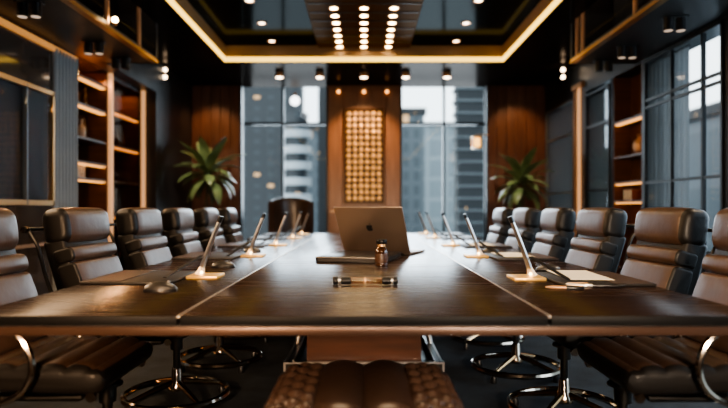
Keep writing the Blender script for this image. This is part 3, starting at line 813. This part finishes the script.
m.done('seat', M['leather_tan'], st, 75)
MB().box(-0.22, 0.22, -0.2, 0.2, 0.36, 0.386, 0.006, 1).done('seat_frame', M['gunmetal'], st)
MB().lathe([(0.022, 0.05), (0.022, 0.25), (0.035, 0.25), (0.035, 0.36)], seg=18).done('column', M['gunmetal'], st)
MB().lathe([(0.001, 0), (0.24, 0), (0.245, 0.01), (0.20, 0.022), (0.05, 0.045), (0.03, 0.06), (0.001, 0.06)], seg=36).done('base', M['chrome'], st)

# armchair beyond the far end
ac = thing('executive_armchair', 'large brown rounded armchair standing past the far table end by the left window', 'chair', (px(292, 8.75), 8.75, 0), math.radians(12))
m = MB()
rings = []
for k in range(13):
    a = math.radians(-65+130*k/12)
    r = 0.33; cx, cy = r*math.sin(a), 0.02+0.26*math.cos(a)
    nx, ny = math.sin(a), math.cos(a)
    h = 1.26-0.05*abs(a)**2
    pr = rrect(-0.05, 0.05, 0.42, h, 0.045, 4, 5)
    rings.append([(cx+u*nx, cy+u*ny, v) for u, v in pr])
m.loft(rings); m.done('backrest', M['leather_tan'], ac, 60)
MB().box(-0.27, 0.27, -0.30, 0.24, 0.38, 0.50, 0.05, 4).done('seat', M['leather_tan'], ac)
for s in (-1, 1):
    MB().box(s*0.26, s*0.36, -0.28, 0.15, 0.42, 0.70, 0.04, 3).done('armrest', M['leather_tan'], ac)
MB().lathe([(0.025, 0.04), (0.025, 0.30), (0.06, 0.38)], seg=14).done('column', M['gunmetal'], ac)
for k in range(4):
    a = PI/4+k*PI/2
    MB().tube([(0, 0, 0.06), (0.28*math.cos(a), 0.28*math.sin(a), 0.025)], [0.025, 0.016], 8).done('leg', M['chrome'], ac)

# ================================================================== THINGS ON THE TABLE
TZ = 0.751
# laptop: lid towards the camera
hl = Vector((-0.145, 4.42, TZ)); hr = Vector((0.335, 4.22, TZ))
ax = (hr-hl).normalized(); LW = (hr-hl).length; fwd = Vector((-ax.y, ax.x, 0))     # fwd: to the far side
lap = thing('laptop', 'open grey laptop with dark apple emblem, lid back facing the camera', 'laptop', tuple((hl+hr)/2), math.atan2(ax.y, ax.x))
MB().box(-LW/2, LW/2, 0.005, 0.36, 0.002, 0.020, 0.006, 3).done('keyboard_deck', M['alu'], lap)
kb = MB()
for r_ in range(5):
    for c_ in range(13): kb.box(-LW/2+0.045+c_*0.0345, -LW/2+0.075+c_*0.0345, 0.05+r_*0.032, 0.078+r_*0.032, 0.0195, 0.0225)
kb.done('keyboard', M['alu_dark'], lap)
lean = math.radians(30)     # top of the lid comes towards the camera
LH = 0.385
Rl = Matrix.Translation((0, 0.0, 0.012)) @ Matrix.Rotation(lean, 4, 'X')
lid = MB().box(-LW/2, LW/2, -0.005, 0.005, 0, LH, 0.0045, 3).xf(Rl).done('lid', M['alu'], lap)
MB().box(-LW/2+0.012, LW/2-0.012, 0.0046, 0.0056, 0.012, LH-0.012).xf(Rl).done('screen', M['alu_dark'], lid)
# apple emblem: outline polygon extruded slightly proud of the lid
def apple_outline():
    pts = [(0.0, 0.20), (0.10, 0.26), (0.24, 0.29), (0.38, 0.24), (0.47, 0.12)]
    bite = [(0.36, 0.02), (0.32, -0.10), (0.36, -0.22), (0.46, -0.30)]
    low = [(0.40, -0.46), (0.30, -0.62), (0.17, -0.68), (0.07, -0.64), (0.0, -0.62)]
    left = [(-0.07, -0.64), (-0.17, -0.68), (-0.30, -0.62), (-0.40, -0.46), (-0.47, -0.25), (-0.49, -0.05), (-0.46, 0.12), (-0.37, 0.24), (-0.24, 0.29), (-0.10, 0.26)]
    return pts+bite+low+left
m = MB(); S = 0.052
def plate(m, pts):
    m.loft([[(x, -0.0058, z) for x, z in pts], [(x, -0.0048, z) for x, z in pts]])
ox, oz = -0.012, 0.225
plate(m, [(ox+x*S, oz+z*S) for x, z in apple_outline()])
plate(m, [(ox+x*S, oz+z*S) for x, z in ((0.02, 0.33), (0.05, 0.48), (0.15, 0.58), (0.24, 0.61), (0.23, 0.48), (0.14, 0.37))])
m.xf(Rl).done('emblem', M['alu_dark'], lid)
m = MB().tube([(-LW*0.40, 0.004, 0.012), (LW*0.40, 0.004, 0.012)], 0.009, 10).done('hinge', M['alu_dark'], lap)

# black folder in front of the laptop
fl = [Vector((-0.300, 3.69, TZ)), Vector((0.120, 3.575, TZ)), Vector((0.296, 4.10, TZ)), Vector((-0.150, 4.27, TZ))]
e0 = (fl[1]-fl[0]); w_ = e0.length; ang = math.atan2(e0.y, e0.x)
nf = thing('folder', 'thick black closed folder lying between laptop and amber bottle', 'folder', tuple(fl[0]), ang)
dd = 0.54
MB().box(0, w_, 0, dd, 0.0, 0.007, 0.002, 1).done('cover', M['black_plastic'], nf)
MB().box(0, w_, 0, dd, 0.028, 0.036, 0.003, 2).done('cover', M['black_plastic'], nf)
MB().box(0.006, w_-0.006, 0.008, dd-0.005, 0.0072, 0.0278).done('pages', M['pad_dark'], nf)
MB().box(-0.004, 0.004, 0, dd, 0.0, 0.034, 0.002, 1).done('spine', M['black_plastic'], nf)
MB().box(0.0, w_, -0.0015, 0.001, 0.030, 0.0345).done('edge_glint', M['silver'], nf)  # silver strip put in for the bright reflection along the folder

# amber bottle
bt = thing('amber_bottle', 'small amber glass bottle with black cap in front of the folder', 'bottle', (px(381.5, 3.46), 3.46, TZ))
MB().lathe([(0.001, 0), (0.034, 0), (0.038, 0.004), (0.038, 0.082), (0.034, 0.096), (0.020, 0.110), (0.018, 0.118), (0.001, 0.118)], seg=28).done('body', M['amber'], bt)
MB().lathe([(0.0384, 0.020), (0.0388, 0.022), (0.0388, 0.070), (0.0384, 0.072)], seg=28).done('paper_label', mat('bottle_label', (0.05, 0.02, 0.008), 0.45, var=0.9, vscale=90), bt)
MB().lathe([(0.021, 0.112), (0.023, 0.113), (0.023, 0.128), (0.021, 0.129)], seg=24).done('neck_ring', M['label_gold'], bt)
MB().lathe([(0.001, 0.129), (0.030, 0.129), (0.032, 0.132), (0.032, 0.152), (0.030, 0.155), (0.001, 0.155)], seg=28).done('cap', M['cap_black'], bt)

# glass vial with black ends
vt = thing('glass_vial', 'clear lying glass tube with black fittings at both ends, nearest thing on the table', 'vial', (0, 2.60, TZ+0.019), 0)
def cx(p): return px(p, 2.60)
MB().lathe([(0.0135, cx(350)), (0.0135, cx(384))], seg=18, axis='X').done('tube', M['tube_glass'], vt)
for a, b, r in ((333, 338, 0.019), (341, 351, 0.017), (382, 391, 0.017), (393, 397.5, 0.019)):
    MB().lathe([(0.001, cx(a)), (r*0.85, cx(a)), (r, cx(a)+0.003), (r, cx(b)-0.003), (r*0.85, cx(b)), (0.001, cx(b))], seg=20, axis='X').done('end_cap', M['cap_black'], vt)
MB().lathe([(0.007, cx(337)), (0.007, cx(342))], seg=14, axis='X').done('plunger', M['silver'], vt)
MB().lathe([(0.007, cx(390)), (0.007, cx(394))], seg=14, axis='X').done('plunger', M['silver'], vt)
MB().lathe([(0.0143, cx(364)), (0.0143, cx(366))], seg=18, axis='X').done('ring_mark', M['label_gold'], vt)

# desk stands: slanted slim bar on brass foot with glowing bottom
def make_stand(name, label, group):
    """local: +x towards the table centre"""
    t = thing(name, label, 'desk stand', (0, 0, 0), 0, group)
    MB().box(-0.070, 0.0, -0.083, 0.068, 0.0, 0.010, 0.003, 1).done('tray', M['pad_leather'], t)
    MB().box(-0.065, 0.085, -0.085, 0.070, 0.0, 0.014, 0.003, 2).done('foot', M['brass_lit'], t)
    def bar(f0, f1, w0, w1, t0, t1, nm, m):
        rings = []
        for q in range(11):
            g = q/10; f = f0+(f1-f0)*g
            x = -0.020+0.105*f**1.12; z = 0.013+0.285*f
            w = w0+(w1-w0)*g; th = t0+(t1-t0)*g**0.6
            rings.append([(x+th*math.cos(a)*(1 if abs(math.cos(a)) < .9 else 1), w*math.sin(a), z-th*0.36*math.cos(a)) for a in [2*PI*k/12 for k in range(12)]])
        return MB().loft(rings).done(nm, m, t)
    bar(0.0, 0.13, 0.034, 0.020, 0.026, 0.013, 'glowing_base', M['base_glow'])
    bar(0.13, 0.90, 0.020, 0.017, 0.013, 0.010, 'slanted_bar', M['silver'])
    bar(0.90, 1.0, 0.019, 0.020, 0.011, 0.011, 'bar_tip', M['black_plastic'])
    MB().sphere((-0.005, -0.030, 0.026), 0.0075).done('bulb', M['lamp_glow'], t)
    # black support arm sloping down to the sitter's side of the desk
    rings = []
    for k in range(7):
        f = k/6; p = Vector((-0.006, -0.012, 0.105)).lerp(Vector((-0.120, -0.205, 0.021)), f)
        rings.append([p+Vector(q) for q in ((-0.016, 0.008, -0.002), (0.004, -0.002, -0.002), (0.004, -0.002, 0.003), (-0.016, 0.008, 0.003))])
    MB().loft(rings).done('support_arm', M['black_plastic'], t)
    return t
sd = [2.90, 4.15, 5.35, 6.60, 7.55]
rd = [2.83, 4.10, 5.30, 6.65, 7.60]
sides = (('left', -1, sd), ('right', 1, rd))
st0 = None
place = ['nearest one', 'second one', 'third one', 'fourth one', 'farthest one']
for nm, s, ds in sides:
    for k, d in enumerate(ds):
        lb = 'slanted slim stand with glowing brass foot on the table, %s side, %s' % (nm, place[k])
        x = s*0.785
        if st0 is None:
            st0 = make_stand('desk_stand', lb, 'slanted desk stands along the table'); c = st0
            c.location = (x, d, TZ); c.rotation_euler = (0, 0, 0)
            continue
        c = copy_tree(st0); c.location = (x, d, TZ); c['label'] = lb
        if s > 0: c.scale = (-1, 1, 1)

# desk pads, papers, mice, pens
def make_pad(label):
    t = thing('desk_pad', label, 'desk pad', (0, 0, 0), 0, 'leather desk pads on the table')
    MB().box(-0.20, 0.20, -0.24, 0.24, 0.0, 0.012, 0.004, 2).done('pad_base', M['pad_dark'], t)
    MB().box(-0.19, -0.02, -0.23, 0.23, 0.012, 0.0155, 0.001, 1).done('writing_panel', M['pad_leather'], t)
    return t
pad0 = None
for nm, s, ds in sides:
    for k, d in enumerate(ds):
        lb = 'flat dark leather desk pad in front of the %s side chairs, %s' % (nm, place[k])
        loc = (s*1.062, d-0.05, TZ)
        if pad0 is None: pad0 = make_pad(lb); c = pad0
        else: c = copy_tree(pad0); c['label'] = lb
        c.location = loc
        if s > 0: c.rotation_euler = (0, 0, PI)
def make_mouse(label):
    t = thing('computer_mouse', label, 'mouse', (0, 0, 0), 0, 'computer mice on the table')
    m = MB(); rings = []
    n = 12
    for k in range(n+1):
        f = k/n; x = -0.062+0.124*f
        hh = 0.036*math.sin(PI*(0.10+0.85*f))**0.55; ww = 0.031*(math.sin(PI*(0.06+0.88*f))**0.35)
        rings.append([(x, ww*math.cos(a), 0.004+hh*max(0, math.sin(a))) for a in [PI*q/10 for q in range(11)]])
    m.loft(rings); m.done('shell', M['mouse_grey'], t, 60)
    rings = []
    for k in range(n+1):
        f = k/n; x = -0.065+0.130*f; ww = 0.033*(math.sin(PI*(0.06+0.88*f))**0.35)
        rings.append([(x, ww, 0), (x, ww, 0.010), (x, -ww, 0.010), (x, -ww, 0)])
    MB().loft(rings).done('base', M['black_plastic'], t)
    MB().lathe([(0.001, -0.004), (0.008, -0.004), (0.008, 0.004), (0.001, 0.004)], (0.03, 0, 0.034), 12, axis='Y').done('scroll_wheel', M['black_plastic'], t)
    return t
mice = [(-0.83, 2.41, 6, 'dark silver computer mouse alone on the table nearest the camera, left side'),
        (-0.80, 3.36, 4, 'silver computer mouse just past the nearest left desk stand'),
        (-0.86, 4.55, 0, 'silver computer mouse past the second left desk stand'),
        (0.985, 3.16, 176, 'silver computer mouse just past the nearest right desk stand'),
        (0.95, 4.45, 180, 'silver computer mouse past the second right desk stand')]
ms0 = None
for x, y, r_, lb in mice:
    if ms0 is None: ms0 = make_mouse(lb); c = ms0
    else: c = copy_tree(ms0); c['label'] = lb
    c.location = (x, y, TZ); c.rotation_euler = (0, 0, math.radians(r_))
for k, (x, y, w2, d2, r_, lb) in enumerate(((1.03, 2.84, 0.10, 0.20, -3, 'cream paper sheet on the nearest right desk pad'),
                                    (1.02, 4.07, 0.10, 0.19, 2, 'cream paper sheet on the second right desk pad'),
                                    (1.03, 5.26, 0.10, 0.18, 0, 'cream paper sheet on the third right desk pad'))):
    o = MB().box(-w2, w2, -d2, d2, 0, 0.002).done('paper_sheet', M['paper'], loc=(x, y, TZ+0.0157 if False else TZ+0.0165)); o.rotation_euler = (0, 0, math.radians(r_))
    tag(o, lb, 'paper')
for k, (x, y, w2, d2, lb) in enumerate(((-0.98, 3.72, 0.05, 0.05, 'round silver dish'),)):
    pass
def pen(p0, p1, label, m1, m2):
    a, b = Vector(p0), Vector(p1); d = b-a; L = d.length
    t = thing('pen', label, 'pen', p0, math.atan2(d.y, d.x))
    MB().lathe([(0.001, 0), (0.003, 0.002), (0.0065, 0.025), (0.0075, 0.03), (0.0075, L*0.55)], (0, 0, 0.008), 12, axis='X').done('barrel', m1, t)
    MB().lathe([(0.0082, L*0.55), (0.0085, L*0.56), (0.0085, L*0.98), (0.006, L), (0.001, L)], (0, 0, 0.008), 12, axis='X').done('cap', m2, t)
    MB().box(L*0.62, L*0.97, -0.002, 0.002, 0.0165, 0.019).done('clip', M['brass'], t)
pen((px(545, 2.47), 2.47, TZ), (px(584, 2.44), 2.44, TZ), 'dark capped pen with brass barrel lying before the right desk pad', M['brass_soft'], M['black_plastic'])
pen((px(625, 2.50), 2.50, TZ), (px(566, 2.545), 2.545, TZ), 'long black pen with pale cap lying behind the brass one', M['black_plastic'], M['silver'])

# ================================================================== PLANTS
def plant(cx_, cy_, htop, label, seed, spread):
    r_ = random.Random(seed)
    t = thing('potted_plant', label, 'plant', (cx_, cy_, 0))
    MB().lathe([(0.001, 0), (0.17, 0), (0.23, 0.48), (0.235, 0.50), (0.21, 0.50), (0.20, 0.46), (0.001, 0.46)], seg=28).done('pot', M['pot'], t)
    MB().lathe([(0.001, 0.462), (0.198, 0.462), (0.198, 0.47), (0.001, 0.475)], seg=20).done('soil', M['soil'], t)
    zc = htop-0.62
    for k in range(3):
        a = 2*PI*k/3+0.5
        MB().tube([(0.05*math.cos(a), 0.05*math.sin(a), 0.46), (0.06*math.cos(a), 0.06*math.sin(a), 0.5*(0.46+zc)), (0.035*math.cos(a), 0.035*math.sin(a), zc)], [0.02, 0.016, 0.013], 8).done('stem', M['stem'], t)
    N_ = 34
    for k in range(N_):
        az = k*2.39996+r_.uniform(-.2, .2); f = k/(N_-1)
        el = math.radians(82-88*f+r_.uniform(-8, 8)); L = (0.62-0.10*f)*r_.uniform(0.8, 1.12)*spread
        droop = 0.55+0.55*f
        base = Vector((0.03*math.cos(az), 0.03*math.sin(az), zc-0.22*f+0.04))
        rings = []; n = 9
        p = base.copy(); e_ = el
        side = Vector((-math.sin(az), math.cos(az), 0))
        for q in range(n+1):
            g = q/n; w = 0.080*spread*(math.sin(PI*min(1, 0.06+0.94*g))**0.75)*(1.0 if g < 1 else 0)
            w = max(w, 0.004)
            dirv = Vector((math.cos(az)*math.cos(e_), math.sin(az)*math.cos(e_), math.sin(e_)))
            up = side.cross(dirv)
            rings.append([p-side*w+up*w*0.30, p.copy(), p+side*w+up*w*0.30])
            p = p+dirv*(L/n); e_ -= droop/n*1.7
        m = MB(); m.loft(rings, cap=False, closed=False); m.done('leaf', M['leaf'], t, 80)
    return t
plant(px(208, 8.95), 8.95, 2.30, 'broad leaved potted plant before the left end wood panel', 3, 1.0)
plant(px(521, 8.95), 8.95, 2.16, 'broad leaved potted plant before the right end wood panel', 8, 0.95)

# ================================================================== CITY OUTSIDE
w = MB().box(-120, 140, 12, 260, -16.2, -16); struct(w.done('ground', M['city_ground']))
w = MB().box(3.6, 140, -30, 12, -16.2, -16); struct(w.done('ground_side', M['city_ground']))
def building(x0, x1, y0, y1, z1, m, label, bands=None, roof=True, name='building'):
    cx_, cy_ = (x0+x1)/2, (y0+y1)/2
    t = thing(name, label, 'building', (cx_, cy_, -16))
    MB().box(x0-cx_, x1-cx_, y0-cy_, y1-cy_, 0, z1+16).done('facade', m, t)
    if roof:
        MB().box(x0-cx_-0.2, x1-cx_+0.2, y0-cy_-0.2, y1-cy_+0.2, z1+16, z1+16.5).done('parapet', M['b_dark'], t)
    if bands:
        b = MB()
        z = 0.8
        while z < z1+15.5:
            b.box(x0-cx_-bands[0], x1-cx_+bands[0], y0-cy_-bands[0], y1-cy_+bands[0], z, z+bands[1]); z += bands[2]
        b.done('floor_band', M['b_band'], t)
    return t
building(-13, px(302, 32), 32, 33, 12, M['b_navy'], 'dark blue office block filling the left side of the left end window')
building(px(318, 46), px(352, 46), 46, 48, 14, M['b_dark'], 'dark tower at the right edge of the left end window')
t = thing('building', 'slim tower with white rounded balconies seen through the left end window', 'building', (px(297, 27), 27, -16))
MB().lathe([(0.5, 0), (0.5, 16.9+4.5), (0.001, 16.9+4.5)], seg=20).done('facade', M['b_navy'], t)
z = 0.5; k = 0
while z < 20.5:
    MB().lathe([(0.52, z), (0.66, z), (0.66, z+0.34), (0.52, z+0.34)], seg=20).done('balcony', M['b_white'], t); z += 0.72 if z > 12 else 1.9
building(px(296, 60), px(330, 60), 60, 62, pz(130, 60), M['b_grey'], 'grey block with white sky above it behind the balcony tower')
building(px(396, 50), px(424, 50), 50, 52, pz(114, 50), M['b_grey'], 'mid grey office block under white sky in the right end window')
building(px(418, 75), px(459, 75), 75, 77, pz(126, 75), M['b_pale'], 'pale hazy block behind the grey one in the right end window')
building(px(457, 30), px(505, 30), 30, 31, 14, M['b_dark'], 'dark slatted tower at the right edge of the right end window', (0.10, 0.10, 0.62))
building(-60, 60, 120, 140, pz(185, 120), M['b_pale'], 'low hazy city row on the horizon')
building(9.0, 14, -10, 14.6, 16, M['b_side'], 'flat blue grey block outside the near side windows')
building(9.0, 9.3, 17.6, 30, 16, M['b_side'], 'flat blue grey block outside the far side windows')
building(15.5, 22, 16, 36, 5.2, M['b_pale'], 'paler low block seen in the gap between the side blocks')

# ================================================================== LIGHT
wd = bpy.data.worlds.new('World'); SC.world = wd; wd.use_nodes = True
bg = wd.node_tree.nodes['Background']
bg.inputs['Color'].default_value = (0.88, 0.93, 0.95, 1); bg.inputs['Strength'].default_value = 3.0
def area(name, loc, rot, sx, sy, power, color, spread=180):
    l = bpy.data.lights.new(name, 'AREA'); l.shape = 'RECTANGLE'; l.size = sx; l.size_y = sy; l.energy = power; l.color = color
    l.spread = math.radians(spread)
    o = bpy.data.objects.new(name, l); COL.objects.link(o); o.location = loc; o.rotation_euler = rot
    return o
# daylight through the side windows onto the left-hand chairs
area('daylight_side', (3.6, 3.6, 1.9), (0, math.radians(82), 0), 2.2, 4.5, 75, (0.72, 0.86, 1.0), 140)
area('daylight_end_left', (-1.4, YG+0.5, 2.2), (math.radians(-82), 0, 0), 1.6, 2.4, 48, (0.85, 0.93, 1.0), 150)
area('daylight_end_right', (1.4, YG+0.5, 2.2), (math.radians(-82), 0, 0), 1.6, 2.4, 66, (0.85, 0.93, 1.0), 150)
# warm downlight from the recess
area('recess_downlight', (0, 4.6, 3.28), (0, 0, 0), 1.1, 4.5, 40, (1.0, 0.70, 0.42), 120)
# warm spots washing the end wall and the pillar
def spot(name, loc, tgt, power, color, ang, blend=0.6, r=0.05):
    l = bpy.data.lights.new(name, 'SPOT'); l.energy = power; l.color = color; l.spot_size = math.radians(ang); l.spot_blend = blend; l.shadow_soft_size = r
    o = bpy.data.objects.new(name, l); COL.objects.link(o); o.location = loc
    o.rotation_euler = (Vector(tgt)-Vector(loc)).to_track_quat('-Z', 'Y').to_euler(); return o
spot('pillar_wash', (0, 9.0, 3.10), (0, YB, 1.6), 110, (1, 0.62, 0.32), 85)
spot('panel_wash_left', (-2.5, 9.1, 3.10), (-2.5, YB, 1.8), 38, (1, 0.55, 0.26), 80)
spot('panel_wash_right', (2.5, 9.1, 3.10), (2.5, YB, 1.8), 38, (1, 0.55, 0.26), 80)
# added warm area lamp on the left, washing the right-hand chairs
area('warm_left_wash', (-2.9, 3.6, 2.3), (0, math.radians(-72), 0), 0.6, 4.5, 42, (1.0, 0.66, 0.38), 120)
area('warm_near', (0, -0.6, 2.9), (math.radians(28), 0, 0), 2.4, 1.2, 26, (1.0, 0.68, 0.42), 120)

spot('low_fill_left', (-0.9, -0.3, 1.12), (-1.15, 2.4, 0.52), 330, (1.0, 0.64, 0.38), 62, 0.8, 0.12)  # added low spots, out of view, brightening seats and stool under the table
spot('low_fill_right', (0.9, -0.3, 1.12), (1.15, 2.4, 0.52), 270, (1.0, 0.78, 0.58), 62, 0.8, 0.12)
spot('low_fill_mid', (0, -0.3, 1.25), (0, 2.4, 0.45), 130, (1.0, 0.78, 0.58), 40, 0.8, 0.12)
area('display_glow', (-3.06, 6.56, 2.60), (0, math.radians(-12), 0), 0.06, 0.6, 12, (1.0, 0.50, 0.2))
area('cabinet_glow', (-3.23, 7.55, 2.60), (0, 0, 0), 0.3, 0.8, 3, (1.0, 0.45, 0.16))
spot('plant_left_key', (-2.0, 7.6, 3.0), (-2.37, 8.95, 1.7), 110, (1.0, 0.85, 0.65), 45)  # added spots to brighten the two plants, no fitting modelled
spot('plant_right_key', (2.0, 7.6, 3.0), (2.38, 8.95, 1.6), 90, (1.0, 0.85, 0.65), 45)
for s_ in (-1, 1):
    for y_ in (3.0, 5.0, 7.0):
        spot('aisle_spot', (s_*2.6, y_, 2.55), (s_*1.5, y_, 0.4), 45, (1.0, 0.72, 0.45), 75)

# ================================================================== CAMERA
cd = bpy.data.cameras.new('camera'); cam = bpy.data.objects.new('camera', cd); COL.objects.link(cam)
cam.location = (0, 0, EYE); cam.rotation_euler = (math.radians(90), 0, 0)
cd.sensor_width = 36; cd.lens = 36*F/728; cd.shift_y = 4/728; cd.clip_start = 0.05; cd.clip_end = 500
cd.dof.use_dof = True; cd.dof.focus_distance = 3.0; cd.dof.aperture_fstop = 1.05
SC.camera = cam
SC.view_settings.view_transform = 'AgX'
SC.view_settings.look = 'AgX - Medium High Contrast'
SC.view_settings.exposure = 0.55
SC.cycles.max_bounces = 10; SC.cycles.transparent_max_bounces = 16
SC.cycles.sample_clamp_indirect = 4.0
SC.cycles.use_denoising = True
